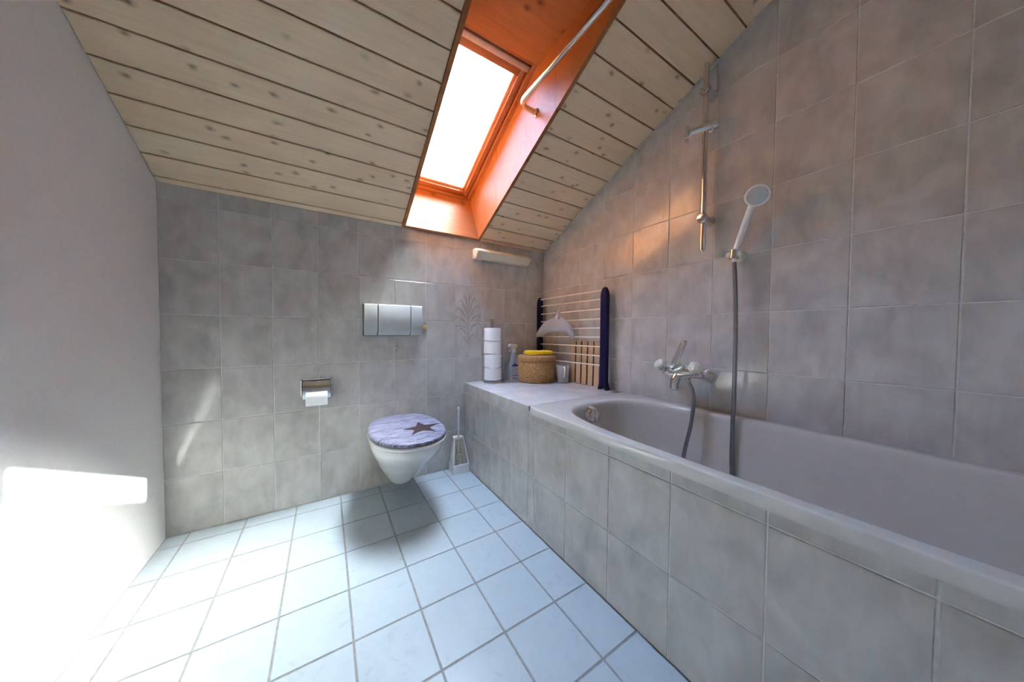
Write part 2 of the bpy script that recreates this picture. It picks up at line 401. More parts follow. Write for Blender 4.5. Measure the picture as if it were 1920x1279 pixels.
sbox('vent_flap', (UL+e+.002, VT-.050, WF+.004), (UR-e-.002, VT-.022, .41), 'vent', win, .006)
sbox('vent_gap', (UL+e+.002, VT-.022, WF+.03), (UR-e-.002, VT-.012, .41), 'backing', win, 0)
for lo, hi in (((ug-.001, vg, .374), (ug+.010, vt, .392)), ((ur-.013, vg, .374), (ur+.001, vt, .392)), ((ug+.010, vg-.001, .374), (ur-.013, vg+.012, .392)), ((ug+.010, vt-.010, .374), (ur-.013, vt+.001, .392))):
    sbox('glazing_bead', lo, hi, 'bead', sash, .003)
sbox('gap_seal', (UL+.02, V0+.015, .405), (ug-.008, VT-.02, .4245), 'platedark', win, 0)
sbox('gap_seal', (ur+.008, V0+.015, .405), (UR-.02, VT-.02, .4245), 'platedark', win, 0)
sbox('gap_seal', (UL+.02, V0+.01, .405), (UR-.02, vg-.012, .4243), 'platedark', win, 0)
sbox('gap_seal', (UL+.02, vt+.012, .412), (UR-.02, VT, .4243), 'platedark', win, 0)

# ------------------------------------------------------------------ bath surround with ledge
LE = -.782                                           # ledge ends here, bath begins
YE = -2.42
sur = empty('bath_surround', (0, -.4, 0), 'grey tiled bath surround with a pale tiled ledge below the corner', 'bath surround')
bm = B(); add_box(bm, (RE, YE, 0), (.05, -RE, ZB-.03)); add_box(bm, (RE, LE, ZB-.06), (XR-.001, -RE, ZB-RE)); add_box(bm, (RE, LE, 0), (XR-.001, LE+.03, ZB-.05)); add_box(bm, (RE, YE-.03, 0), (XR-.001, YE, ZB-.03))
build('grouted_core', bm, 'grout', sur, smooth=False)
ty = [0]+[.1765+.2177*i for i in range(11)]+[-YE]; tz = [0, .2523, .5176, ZB]
fr_front = ((0, 0, 0), (0, -1, 0), (0, 0, 1), (-1, 0, 0))
grid('front_tile', [y for y in ty if y < -LE]+[-LE], tz, fr_front, .008, 'wall_tile', sur, .004)
grid('front_tile', [-LE]+[y for y in ty if y > -LE], [0, .2523, .5176, ZB-.022], fr_front, .008, 'wall_tile', sur, .004)
grid('ledge_tile', [0, .2, .42, .64, XR], [LE, -.6, -.4, -.2, 0], ((0, 0, ZB), (1, 0, 0), (0, 1, 0), (0, 0, 1)), .008, 'ledge_tile', sur, .0035)

# ------------------------------------------------------------------ bathtub
tub = empty('bathtub', (.34, -1.6, 0), 'grey enamel bathtub with rounded basin set along the tiled wall', 'bathtub')
N = 128
def rim_loop(x0, x1, y0, y1, z, rc=.012):
    out = []
    cx, cy = .345, -1.6
    for i in range(N):
        a = 2*math.pi*i/N; dx, dy = math.cos(a), math.sin(a)
        tx = ((x1 if dx > 0 else x0)-cx)/dx if abs(dx) > 1e-6 else 1e9; tyy = ((y1 if dy > 0 else y0)-cy)/dy if abs(dy) > 1e-6 else 1e9
        s = min(tx, tyy); out.append(Vector((cx+dx*s, cy+dy*s, z)))
    return out
def basin_loop(a, b, z, n=3.2, cx=.345, cy=-1.6):
    out = []
    for i in range(N):
        t_ = 2*math.pi*i/N; dx, dy = math.cos(t_), math.sin(t_)
        s = (abs(dx/a)**n+abs(dy/b)**n)**(-1/n); out.append(Vector((cx+dx*s, cy+dy*s, z)))
    return out
x0, x1, y0, y1 = -.014, XR-.003, YE, LE-.002
loops = [rim_loop(x0, x1, y0, y1, ZB-.032), rim_loop(x0, x1, y0, y1, ZB-.007), rim_loop(x0+.002, x1, y0, y1-.001, ZB-.002), rim_loop(x0+.006, x1-.001, y0+.004, y1-.003, ZB), rim_loop(x0+.014, x1-.006, y0+.01, y1-.01, ZB)]
for a, b, z in ((.318, .73, ZB), (.312, .724, ZB-.001), (.304, .716, ZB-.005), (.297, .709, ZB-.014), (.292, .704, ZB-.03), (.28, .68, .48), (.265, .655, .36), (.245, .62, .26), (.22, .58, .205), (.18, .52, .182), (.1, .4, .175), (.01, .05, .172)):
    loops.append(basin_loop(a, b, z, 3.7 if z > .3 else 3.0))
bm = B(); loft(bm, loops, False, True); build('basin', bm, 'tub', tub)
# overflow knob on the far end wall of the basin
oc = Vector((.272, -.912, .540)); ax = Vector((0, -1, .12))
bm = B(); lathe(bm, [(.036, 0), (.041, .006), (.040, .016), (.034, .022), (.033, .034), (.027, .04), (.0, .041)], oc, ax, 28, cap1=False); ov = build('overflow_knob', bm, 'chrome', tub)
for k in range(6):
    a = k*math.pi/3; q = Vector((0, 0, 1)).rotation_difference(ax.normalized())
    p = oc+q @ Vector((.034*math.cos(a), .034*math.sin(a), .023)); bm = B(); tube(bm, [p, p+ax.normalized()*.012], .004, 8); build('grip_rib', bm, 'chrome', ov)

# ------------------------------------------------------------------ toilet
TX = -.462
toi = empty('toilet', (TX, 0, 0), 'white wall-hung toilet with a plank-print lid bearing a dark star', 'toilet')
def oval(hw, yf, yb, z, n=64, cx=TX, pw=2.1, pb=2.6, ym=None):
    out = []; ym = ym if ym is not None else yb*.45+yf*.55
    for i in range(n):
        a = 2*math.pi*i/n; dx, dy = math.cos(a), math.sin(a); L = (yf-ym) if dy < 0 else (ym-yb)
        p = pw if dy < 0 else pb; L = abs(L)
        s = (abs(dx/hw)**p+abs(dy/L)**p)**(-1/p); out.append(Vector((cx+dx*s, ym+dy*s, z)))
    return out
bm = B()
prof = [(.165, -.545, .392, 2.1), (.178, -.558, .384, 2.1), (.180, -.56, .366, 2.1), (.176, -.548, .345, 2.1), (.166, -.52, .315, 2.1), (.152, -.475, .28, 2.0), (.135, -.42, .235, 2.0), (.115, -.36, .19, 2.0), (.095, -.305, .15, 2.1), (.078, -.262, .115, 2.2), (.064, -.232, .09, 2.3), (.048, -.205, .076, 2.3), (.02, -.16, .072, 2.3)]
loft(bm, [oval(h, yf, -.004, z, pw=p, pb=5 if z < .34 else 3.4) for h, yf, z, p in prof]); build('bowl', bm, 'porcelain', toi)
bm = B(); loft(bm, [oval(.178, -.572, -.035, .391), oval(.187, -.582, -.03, .396), oval(.189, -.584, -.03, .404), oval(.186, -.581, -.032, .410), oval(.176, -.57, -.04, .412)]); build('seat', bm, 'seat', toi)
bm = B(); loft(bm, [oval(.178, -.572, -.04, .412), oval(.186, -.581, -.034, .416), oval(.187, -.582, -.034, .424), oval(.184, -.579, -.036, .430), oval(.176, -.57, -.042, .434), oval(.15, -.54, -.07, .4365), oval(.08, -.44, -.15, .4375)])
lid = build('lid', bm, 'lid', toi, loc=(TX, -.3, .43))
tips = [(-.395, -.27), (-.494, -.359), (-.475, -.471), (-.356, -.470), (-.299, -.35)]; cxs = sum(a for a, b in tips)/5; cys = sum(b for a, b in tips)/5
poly = []
for k in range(5):
    a, b = tips[k], tips[(k+1) % 5]; m = ((a[0]+b[0])/2, (a[1]+b[1])/2); poly += [a, (cxs+(m[0]-cxs)*.50, cys+(m[1]-cys)*.50)]
def lidz(x, y): d = max(abs((x-TX)/.187), abs((y+.31)/.275)); return .4376-.002*max(0, d-.4)
bm = B(); c0 = bm.verts.new((cxs, cys, .4384)); vv = [bm.verts.new((x, y, lidz(x, y)+.0007)) for x, y in poly]; wv = [bm.verts.new((x, y, lidz(x, y)-.0012)) for x, y in poly]
for k in range(10): bm.faces.new((c0, vv[k], vv[(k+1) % 10])); bm.faces.new((vv[k], vv[(k+1) % 10], wv[(k+1) % 10], wv[k]))
tag(build('star_print', bm, 'star', lid, smooth=False), 'dark weathered five-pointed star')
for s in (-1, 1):
    bm = B(); add_box(bm, (TX+s*.085-.018, -.05, .388), (TX+s*.085+.018, -.012, .418), .006); build('hinge', bm, 'seat', toi)

# flush plate
fp = empty('flush_plate', (-.4725, 0, 1.01), 'grey plastic flush plate of three panels on the wall above the toilet', 'flush plate')
x0, x1, z0, z1, D = -.637, -.308, .921, 1.102, .052
bm = B(); loft(bm, [[Vector((x, y, z)) for x, z in ((a0, b0), (a1, b0), (a1, b1), (a0, b1))] for y, a0, a1, b0, b1 in ((-.0005, x0-.004, x1+.002, z0-.004, z1+.002), (-.012, x0+.002, x1-.002, z0+.002, z1), (-.020, x0+.004, x1-.004, z0+.008, z1-.004))]); build('housing', bm, 'platedark', fp, smooth=False)
for a, b in ((x0, -.567), (-.562, -.381), (-.376, x1)):
    prof = [(-.0, z0-.001), (-D+.012, z0), (-D+.004, z0+.004), (-D-.001, z0+.012), (-D, z0+.034), (-D-.0, z1-.006), (-D+.004, z1-.001), (-.0, z1+.003)]
    prof = [(-.001, z0-.002), (-.022, z0-.001), (-.027, z0+.002), (-D+.002, z0+.030), (-D, z0+.034), (-D, z1-.006), (-D+.003, z1-.001), (-D+.008, z1+.001), (-.001, z1+.003)]
    bm = B(); prism(bm, prof, ((0, 0, 0), (0, 1, 0), (0, 0, 1), (1, 0, 0)), a, b)
    es = [e_ for e_ in bm.edges if abs(e_.verts[0].co.x-e_.verts[1].co.x) < 1e-6]; bmesh.ops.bevel(bm, geom=es, offset=.0012, segments=1, affect='EDGES')
    build('panel', bm, 'plate', fp)
cap = empty('junction_box', (-.279, 0, .972), 'small square yellowed box on the wall right of the flush plate', 'junction box')
bm = B(); add_box(bm, (-.293, -.014, .957), (-.266, 0, .987), .002); build('box_body', bm, 'yellow', cap)
bm = B(); add_box(bm, (-.288, -.016, .962), (-.271, -.013, .981), .001); build('box_face', bm, 'yellow', cap)
scw = empty('wall_screw', (-.459, 0, .838), 'small round chrome screw cap on the tiles below the flush plate', 'screw cap')
bm = B(); lathe(bm, [(.013, 0), (.013, .003), (.010, .006)], (-.459, 0, .838), (0, -1, 0), 24); build('rosette', bm, 'chrome', scw)
bm = B(); lathe(bm, [(.007, .005), (.007, .010), (.004, .012), (0, .012)], (-.459, 0, .838), (0, -1, 0), 20, cap1=False); build('screw_head', bm, 'steel', scw)

# recessed paper holder
ph = empty('paper_holder', (-.868, 0, .588), 'chrome toilet paper holder with hood on the wall left of the toilet', 'paper holder')
px0, px1, pz0, pz1 = -.942, -.796, .586, .684
bm = B()
for a, b, c_, d in ((px0, px0+.008, pz0, pz1), (px1-.008, px1, pz0, pz1), (px0, px1, pz1-.007, pz1), (px0, px1, pz0, pz0+.006)): add_box(bm, (a, -.012, c_), (b, -.0005, d), .002)
build('frame', bm, 'chrome', ph)
bm = B(); add_box(bm, (px0+.004, -.004, pz0+.004), (px1-.004, -.0005, pz1-.004)); build('back_plate', bm, 'platedark', ph)
pts = []
for k in range(13):
    a = math.radians(85-k*9.5); pts.append((-.006-.042*math.cos(a)*1.0, .612+.062*math.sin(a)))
L = [[Vector((x, y, z)) for y, z in pts]+[Vector((x, y+.002, z-.0015)) for y, z in pts[::-1]] for x in (px0+.01, px1-.01)]
bm = B(); loft(bm, L); build('hood', bm, 'chrome', ph)
bm = B(); tube(bm, [(px0+.004, -.035, .59), (px1-.004, -.035, .59)], .005, 12); build('roller', bm, 'steel', ph)
tr_ = empty('toilet_roll', (-.869, -.035, .59), 'pale toilet paper roll hanging in the chrome wall holder', 'toilet roll', 'toilet rolls')
bm = B(); lathe(bm, [(.0, -.049), (.03, -.049), (.031, -.047), (.031, .047), (.03, .049), (0, .049)], (-.869, -.036, .588), (1, 0, 0), 32, False, False); build('paper', bm, 'paper', tr_)
L = [[Vector((x, y, z)) for y, z in ((-.0672, .59), (-.0685, .57), (-.069, .547), (-.0675, .547), (-.067, .57), (-.0655, .59))] for x in (-.9185, -.820)]
bm = B(); loft(bm, L); build('loose_sheet', bm, 'paper', tr_, smooth=False)

# toilet brush and its holder
bh = empty('brush_holder', (-.062, -.06, 0), 'white plastic toilet brush holder on the floor in the corner', 'brush holder')
def sq(x0, x1, y0, y1, z, r=.012, n=5):
    out = []
    for cx, cy, a0 in ((x1-r, y1-r, 0), (x0+r, y1-r, 90), (x0+r, y0+r, 180), (x1-r, y0+r, 270)):
        for k in range(n+1):
            a = math.radians(a0+90*k/n); out.append(Vector((cx+r*math.cos(a), cy+r*math.sin(a), z)))
    return out
Bx0, Bx1, By0, By1 = -.123, -.006, -.113, -.008
# cup at the bottom, back shell above it with the front cut open
bm = B(); loft(bm, [sq(Bx0, Bx1, By0, By1, .0), sq(Bx0+.002, Bx1-.002, By0+.002, By1, .058), sq(Bx0+.009, Bx1-.009, By0+.009, By1-.006, .058, .008), sq(Bx0+.012, Bx1-.012, By0+.014, By1-.01, .012, .008)]); build('base_cup', bm, 'white', bh)
def shell(off, z, k):
    # U-shaped section open to the front, narrowing upwards; k 0..1 height
    w0 = Bx0+.002+.020*k+off; w1 = Bx1-.002-.020*k-off; b = By1-off; f = By0+.010+.045*k
    return [Vector(p) for p in ((w0, f, z), (w0, b-.02, z), (w0+.006, b-.006, z), (w0+.02, b, z), (w1-.02, b, z), (w1-.006, b-.006, z), (w1, b-.02, z), (w1, f, z))]
rows = []
for k in range(9):
    q = k/8; z = .05+.165*q; o_, i_ = shell(0, z, q), shell(.008, z, q); rows.append(o_+i_[::-1])
bm = B(); loft(bm, rows); build('back_shell', bm, 'white', bh)
q = 1; top = shell(0, .215, 1); bm = B()
loft(bm, [[p for p in top], [Vector((p.x*.94-.004, p.y*.94-.003, .226)) for p in top]]); build('top_cap', bm, 'white', bh)
bm = B(); prism(bm, [(Bx0+.014, .03), (Bx1-.014, .03), (Bx1-.031, .212), (Bx0+.031, .212)], ((0, By1-.012, 0), (1, 0, 0), (0, 0, 1), (0, -1, 0)), 0, .005); build('inner_lining', bm, 'beige', bh)
tb = empty('toilet_brush', (-.062, -.055, .02), 'white toilet brush standing in its holder by the bath', 'toilet brush')
bm = B(); tube(bm, smooth_path([(-.064, -.052, .10), (-.064, -.05, .2), (-.064, -.048, .27), (-.064, -.046, .345), (-.062, -.045, .405), (-.062, -.045, .43)], 6), [.0055]*13+[.0065]*6+[.0075]*6+[.0095]*5+[.006], 14); build('handle', bm, 'white', tb)
bm = B()
for k in range(260):
    a = random.uniform(0, 6.283); z = random.uniform(.035, .115); r = .030*math.sqrt(max(.15, 1-((z-.085)/.055)**2)); p = Vector((-.062, -.058, z)); d = Vector((math.cos(a), math.sin(a), random.uniform(-.4, .4))).normalized()
    s = d.cross(Vector((0, 0, 1))).normalized()*.0012; t2 = d.cross(s).normalized()*.0012
    q = [bm.verts.new(p+s), bm.verts.new(p-s+t2), bm.verts.new(p-s-t2), bm.verts.new(p+d*r)]
    for f in ((0, 1, 3), (1, 2, 3), (2, 0, 3), (0, 2, 1)): bm.faces.new([q[i] for i in f])
tag(build('bristles', bm, 'bristle', tb, smooth=False), kind='stuff')

# ------------------------------------------------------------------ wall lamp
wlamp = empty('wall_lamp', (.28, 0, 1.49), 'cream plastic strip lamp on the wall under the window', 'wall lamp')
pf = [(0, 1.458), (-.048, 1.456), (-.060, 1.458), (-.086, 1.496), (-.084, 1.503), (-.050, 1.523), (0, 1.525)]
bm = B(); prism(bm, pf, ((0, 0, 0), (0, 1, 0), (0, 0, 1), (1, 0, 0)), .090, .490); build('diffuser', bm, 'creamdark', wlamp, smooth=False)
bm = B(); prism(bm, [(0, 1.5245), (-.050, 1.5225), (-.084, 1.5025), (-.0865, 1.497), (-.0885, 1.498), (-.086, 1.505), (-.051, 1.5255), (0, 1.5275)], ((0, 0, 0), (0, 1, 0), (0, 0, 1), (1, 0, 0)), .088, .492); build('top_cover', bm, 'cream', wlamp, smooth=False)
for a, b in ((.058, .090), (.490, .506)):
    pf2 = [(y*1.05, 1.49+(z-1.49)*1.06) for y, z in pf]
    bm = B(); prism(bm, pf2, ((0, 0, 0), (0, 1, 0), (0, 0, 1), (1, 0, 0)), a, b); bmesh.ops.bevel(bm, geom=[e_ for e_ in bm.edges], offset=.004, segments=2, affect='EDGES'); build('end_cap', bm, 'cream', wlamp)
bm = B()
for k in range(5):
    a = k*1.257; lathe(bm, [(.006, 0), (.006, .003), (.003, .004)], (.0585, -.043+.022*math.cos(a), 1.49+.02*math.sin(a)), (-1, 0, 0), 10)
build('socket_detail', bm, 'knob', wlamp)

# plant print on two tiles of the back wall
bm = B()
def ribbon(pts, w):
    P = smooth_path(pts, 5); n = len(P); rows = []
    for i, p in enumerate(P):
        t_ = (P[min(i+1, n-1)]-P[max(i-1, 0)]).normalized(); s = Vector((-t_.z, 0, t_.x)); ww = w*(math.sin(math.pi*min(1, max(0.04, i/(n-1)))))**.6
        rows.append((p+s*ww, p-s*ww))
    for y in (-.0007,):
        vs_ = [[bm.verts.new((q.x, y, q.z)) for q in r] for r in rows]
        for a, b in zip(vs_, vs_[1:]): bm.faces.new((a[0], a[1], b[1], b[0]))
mx0 = -.6613+.1971*3.5
ribbon([(mx0+.006, 0, .80), (mx0+.002, 0, .90), (mx0-.002, 0, .99), (mx0, 0, 1.08)], .0020)
for ang, L_, z_, w_ in ((4, .15, 1.06, .004), (-10, .16, 1.05, .0038), (18, .16, 1.04, .0042), (-24, .16, 1.03, .004), (34, .15, 1.02, .0042), (-40, .15, 1.01, .004), (52, .13, 1.00, .0038), (-56, .13, .99, .0038), (66, .11, .97, .0034), (-70, .11, .96, .0034), (40, .10, .93, .003), (-46, .10, .91, .003), (30, .08, .87, .0026), (-34, .08, .85, .0026)):
    a = math.radians(ang); dx, dz = math.sin(a), math.cos(a); lim = lambda x: max(-.088, min(.088, x))
    p = [(mx0, 0, z_), (mx0+lim(dx*L_*.45), 0, z_+dz*L_*.62), (mx0+lim(dx*L_*.85), 0, z_+dz*L_*.95-.01*abs(dx)), (mx0+lim(dx*L_*1.15), 0, z_+dz*L_*.9-.05*abs(dx))]
    ribbon(p, w_*.5)
    ribbon([(q[0]+(.007 if ang > 0 else -.007)*i_/3, 0, q[2]-.010*i_/3) for i_, q in enumerate(p)], .0012)
me_ = build('plant_motif', bm, 'motif', wb, smooth=False); me_.modifiers.new('thickness', 'SOLIDIFY').thickness = .0004

# ------------------------------------------------------------------ things on the ledge
# toilet roll stand with four rolls
RX, RY = .170, -.098
st = empty('roll_stand', (RX, RY, ZB), 'brushed steel stand holding four toilet rolls on the ledge', 'roll stand')
bm = B(); lathe(bm, [(0, 0), (.062, 0), (.063, .003), (.063, .014), (.061, .017), (.02, .018)], (RX, RY, ZB), seg=40, cap0=False); build('base', bm, 'steel', st)
bm = B(); lathe(bm, [(.016, .016), (.016, .443), (.015, .446), (0, .446)], (RX, RY, ZB), seg=24, cap1=False); build('pole', bm, 'steel', st)
for k, lab in enumerate(('bottom toilet roll on the steel stand', 'second toilet roll from the bottom on the steel stand', 'third toilet roll from the bottom, just under the topmost, on the steel stand', 'topmost toilet roll on the steel stand')):
    zb = ZB+.018+k*.0915; ox, oy = ((.0015, 0), (.0012, -.001), (-.0022, .0012), (-.0008, 0))[k]
    tr_ = empty('toilet_roll', (RX+ox, RY+oy, zb), lab, 'toilet roll', 'toilet rolls')
    R0 = .0585+(.001 if k % 2 else 0); prof = [(.0185, 0), (R0-.006, .0005), (R0-.0015, .003), (R0, .008)]+[(R0+.0006*math.sin(j*1.3), .008+.075*j/12) for j in range(1, 12)]+[(R0, .083), (R0-.0015, .088), (R0-.006, .0905), (.0185, .091), (.0185, 0)]
    bm = B(); lathe(bm, prof, (RX+ox, RY+oy, zb), seg=48, cap0=False, cap1=False); build('paper', bm, 'paper', tr_)
    # loose end of the sheet
    a0 = (4.3, 3.6, 4.6, 3.9)[k]; rows = []
    for j in range(13):
        a = a0+j*.11; rr = R0+.0012+.0022*max(0, (j-8)/4)**2; dz = -.004*math.sin(j*.26) if k in (1, 2) else 0
        rows.append([Vector((RX+ox+rr*math.cos(a), RY+oy+rr*math.sin(a), zb+h)) for h in (.004+dz*2, .088)]+[Vector((RX+ox+(rr-.001)*math.cos(a), RY+oy+(rr-.001)*math.sin(a), zb+h)) for h in (.088, .004+dz*2)])
    bm = B(); loft(bm, rows); build('loose_sheet', bm, 'paper', tr_)
    bm = B(); lathe(bm, [(.0185, .001), (.0185, .0905), (.0165, .0905), (.0165, .001), (.0185, .001)], (RX+ox, RY+oy, zb), seg=24, cap0=False, cap1=False); build('core', bm, 'core', tr_)

# spray bottle
SX, SY = .372, -.062
sp = empty('spray_bottle', (SX, SY, ZB), 'grey translucent spray bottle with white trigger and purple label on the ledge', 'spray bottle')
def ovl(hx, hy, z, cx=SX, n=32, p=2.6): return [Vector((cx+hx*abs(math.cos(a))**(2/p)*math.copysign(1, math.cos(a)), SY+hy*abs(math.sin(a))**(2/p)*math.copysign(1, math.sin(a)), ZB+z)) for a in [2*math.pi*k/n for k in range(n)]]
bm = B(); loft(bm, [ovl(.040, .026, 0), ovl(.045, .029, .004), ovl(.046, .03, .02), ovl(.046, .03, .09), ovl(.043, .028, .115, SX+.002), ovl(.034, .024, .145, SX+.004), ovl(.026, .021, .175, SX+.002), ovl(.019, .018, .2, SX-.002, p=2), ovl(.014, .014, .212, SX-.003, p=2)]); build('bottle_body', bm, 'bottle', sp)
bm = B(); lathe(bm, [(.015, .205), (.0165, .207), (.0165, .228), (.012, .233)], (SX-.003, SY, ZB), seg=24); build('collar', bm, 'white', sp)
bm = B(); prism(bm, [(-.045, .247), (-.043, .262), (-.03, .269), (.012, .268), (.028, .255), (.026, .244), (.006, .240), (.004, .226), (-.012, .226), (-.014, .240), (-.03, .246)], ((SX-.003, SY, ZB), (1, 0, 0), (0, 0, 1), (0, -1, 0)), -.012, .012); bmesh.ops.bevel(bm, geom=list(bm.edges), offset=.002, segments=2, affect='EDGES'); build('trigger_head', bm, 'white', sp)
bm = B(); tube(bm, smooth_path([(SX-.028, SY, ZB+.244), (SX-.032, SY, ZB+.225), (SX-.04, SY, ZB+.208)], 5), .0045, 8); build('trigger', bm, 'white', sp)
def lbl(name, x0, x1, z0, z1, mat, par, off=.0012):
    bm = B(); add_box(bm, (SX+x0, SY-.03-off, ZB+z0), (SX+x1, SY-.0302, ZB+z1), 0); return build(name, bm, mat, par, smooth=False)
lb = lbl('label', -.036, .022, .012, .125, 'lilac', sp)
lbl('label_band', -.036, .022, .102, .114, 'purple', lb, .0016); lbl('label_band', -.022, .004, .114, .124, 'purple', lb, .0016); lbl('label_band', -.034, .018, .032, .036, 'purple', lb, .0016); lbl('label_band', -.034, .010, .014, .018, 'purple', lb, .0016)

# woven basket with lid
KX, KY = .478, -.203
bk = empty('woven_basket', (KX, KY, ZB), 'round woven seagrass basket with lid on the ledge', 'basket')
def weave(bm, prof, seg, amp, cx, cy, z0, rows):
    L = []
    for r in range(rows+1):
        s = r/rows; k = s*(len(prof)-1); i = min(int(k), len(prof)-2); f = k-i
        rad = prof[i][0]*(1-f)+prof[i+1][0]*f; z = prof[i][1]*(1-f)+prof[i+1][1]*f
        L.append([Vector((cx+(rad+amp*math.sin(seg/4*2*math.pi*j/seg*1.0+(math.pi if (r//2) % 2 else 0))*(1 if r % 2 else .35))*math.cos(2*math.pi*j/seg), cy+(rad+amp*math.sin(seg/4*2*math.pi*j/seg+(math.pi if (r//2) % 2 else 0))*(1 if r % 2 else .35))*math.sin(2*math.pi*j/seg), z0+z)) for j in range(seg)])
    loft(bm, L)
bm = B(); weave(bm, [(.118, 0), (.124, .006), (.129, .05), (.131, .1), (.130, .148)], 192, .0042, KX, KY, ZB, 44); build('basket_body', bm, 'seagrass', bk)
bm = B(); weave(bm, [(.1325, .150), (.1355, .154), (.1365, .17), (.1345, .183), (.128, .190), (.11, .1925)], 192, .0036, KX, KY, ZB, 22); build('basket_lid', bm, 'seagrass', bk)
bm = B(); lathe(bm, [(.131, .1475), (.1335, .148), (.1335, .1515), (.131, .152)], (KX, KY, ZB), seg=64); build('dark_seam', bm, 'slatdark', bk)
cl = empty('yellow_cloth', (KX, KY, ZB+.195), 'folded yellow cleaning cloth on the basket lid', 'cloth')
rows = []
zz0 = ZB+.1945
def pad(s, z, j): return [Vector((KX+.012+s*(.098*math.copysign(abs(math.cos(a))**.5, math.cos(a)))+.012*s*math.sin(a), KY-.006+s*(.085*math.copysign(abs(math.sin(a))**.5, math.sin(a)))-.012*s*math.cos(a), z+.0022*math.sin(3*a+j)+.0015*math.sin(7*a))) for a in [2*math.pi*k/48 for k in range(48)]]
bm = B(); loft(bm, [pad(.95, zz0+.003, 0), pad(1.0, zz0+.006, 0), pad(1.0, zz0+.012, .5), pad(.97, zz0+.0135, .8)]); build('lower_fold', bm, 'yellowcloth', cl)
bm = B(); loft(bm, [pad(.93, zz0+.0145, .8), pad(.96, zz0+.017, 1), pad(.95, zz0+.023, 1.4), pad(.88, zz0+.026, 1.6), pad(.5, zz0+.027, 1.6), pad(.05, zz0+.027, 1.6)]); build('upper_fold', bm, 'yellowcloth', cl)

# frosted cup with handle
UX, UY = .612, -.334
cp = empty('measuring_cup', (UX, UY, ZB), 'frosted clear plastic cup with handle beside the basket', 'cup')
bm = B(); lathe(bm, [(0, .001), (.040, .001), (.042, .004), (.049, .122), (.052, .124), (.052, .127), (.048, .127), (.0475, .122), (.0405, .006), (0, .005)], (UX, UY, ZB), seg=40, cap0=False, cap1=False); build('cup_body', bm, 'cup', cp)
hd = Vector((-.50, -.866, 0)); 
bm = B(); tube(bm, smooth_path([Vector((UX, UY, ZB+.112))+hd*.046, Vector((UX, UY, ZB+.113))+hd*.066, Vector((UX, UY, ZB+.105))+hd*.075, Vector((UX, UY, ZB+.06))+hd*.070, Vector((UX, UY, ZB+.045))+hd*.058, Vector((UX, UY, ZB+.047))+hd*.044], 6), .0045, 10); build('cup_handle', bm, 'rod', cp)

# slatted wooden board leaning on the wall
sb = empty('slatted_board', (XR-.02, -.49, ZB), 'small slatted wooden board leaning on the wall behind the drying rack', 'slatted board')
for k in range(5):
    a = -.352-.0555*k; bm = B(); L0 = [Vector((x, y, ZB+.001)) for x, y in ((XR-.026, a), (XR-.026, a-.043), (XR-.019, a-.043), (XR-.019, a))]; L1 = [p+Vector((.006, 0, .297)) for p in L0]
    loft(bm, [L0, L1]); bmesh.ops.bevel(bm, geom=list(bm.edges), offset=.0015, segments=1, affect='EDGES'); build('slat', bm, 'slat', sb, smooth=False, loc=(XR-.02, a, ZB))
bm = B(); loft(bm, [[Vector((x, y, ZB+.004)) for x, y in ((XR-.0175, -.353), (XR-.0175, -.616), (XR-.012, -.616), (XR-.012, -.353))], [Vector((x+.006, y, ZB+.294)) for x, y in ((XR-.0175, -.353), (XR-.0175, -.616), (XR-.012, -.616), (XR-.012, -.353))]]); build('backing_sheet', bm, 'slatdark', sb, smooth=False)

# drying rack: two navy posts and nine rods
dr = empty('drying_rack', (.63, -.35, ZB), 'folding drying rack with navy posts and cream rods standing in the corner', 'drying rack')
PA, PB = Vector((.637, -.030, 0)), Vector((.640, -.685, 0))          # far and near post
dirr = (PB-PA).normalized(); nr = Vector((dirr.y, -dirr.x, 0))
def post(P, half, zt):
    bm = B(); loops = []
    for z, w, d in ((ZB+.022, half*1.0, .014), (ZB+.05, half*.95, .015), (ZB+.3, half, .0155), (zt-.05, half*1.05, .0155), (zt-.02, half*.85, .014), (zt-.004, half*.5, .011), (zt, half*.3, .009)):
        loops.append([P+dirr*(w*sx)+nr*(d*sy)+Vector((0, 0, z)) for sx, sy in ((1, .6), (.75, 1), (-.75, 1), (-1, .6), (-1, -.6), (-.75, -1), (.75, -1), (1, -.6))])
    loft(bm, loops); o = build('post', bm, 'navy', dr); return o
pB = post(PB, .027, 1.222); pA = post(PA, .024, 1.218)
for P, s in ((PA, 1), (PB, 1)):
    bm = B()
    for t_ in (-1, 1):
        L = []
        for q, (off, z, hw) in enumerate(((.010, ZB+.05, .010), (.016, ZB+.03, .010), (.024, ZB+.012, .009), (.028, ZB+.001, .009))):
            c_ = P+dirr*(off*t_)+Vector((0, 0, z)); L.append([c_+dirr*(hw*a)+nr*(.016*b) for a, b in ((1, 1), (-1, 1), (-1, -1), (1, -1))])
        loft(bm, L)
    build('foot', bm, 'navy', dr, smooth=False)
bm = B(); tube(bm, [PB+Vector((0, 0, 1.216)), PB+Vector((0, 0, 1.224))], .011, 12); build('end_cap', bm, 'red', dr)
bm = B(); add_box(bm, PB+dirr*.008-nr*.0165+Vector((-.002, -.004, 1.09)), PB+dirr*.008-nr*.0155+Vector((.002, .004, 1.13))); build('post_sticker', bm, 'lilac', dr)
for k, z in enumerate((1.207, 1.153, 1.091, 1.031, .973, .915, .855, .797, .737)):
    bm = B(); off = -nr*.004 if k else Vector((0, 0, 0))
    tube(bm, [PA+dirr*.006+Vector((0, 0, z-.004))-Vector((.006, 0, 0)), PB-dirr*.02+Vector((0, 0, z))-Vector((.004, 0, 0))], .0042, 10); build('rod', bm, 'rod', dr)

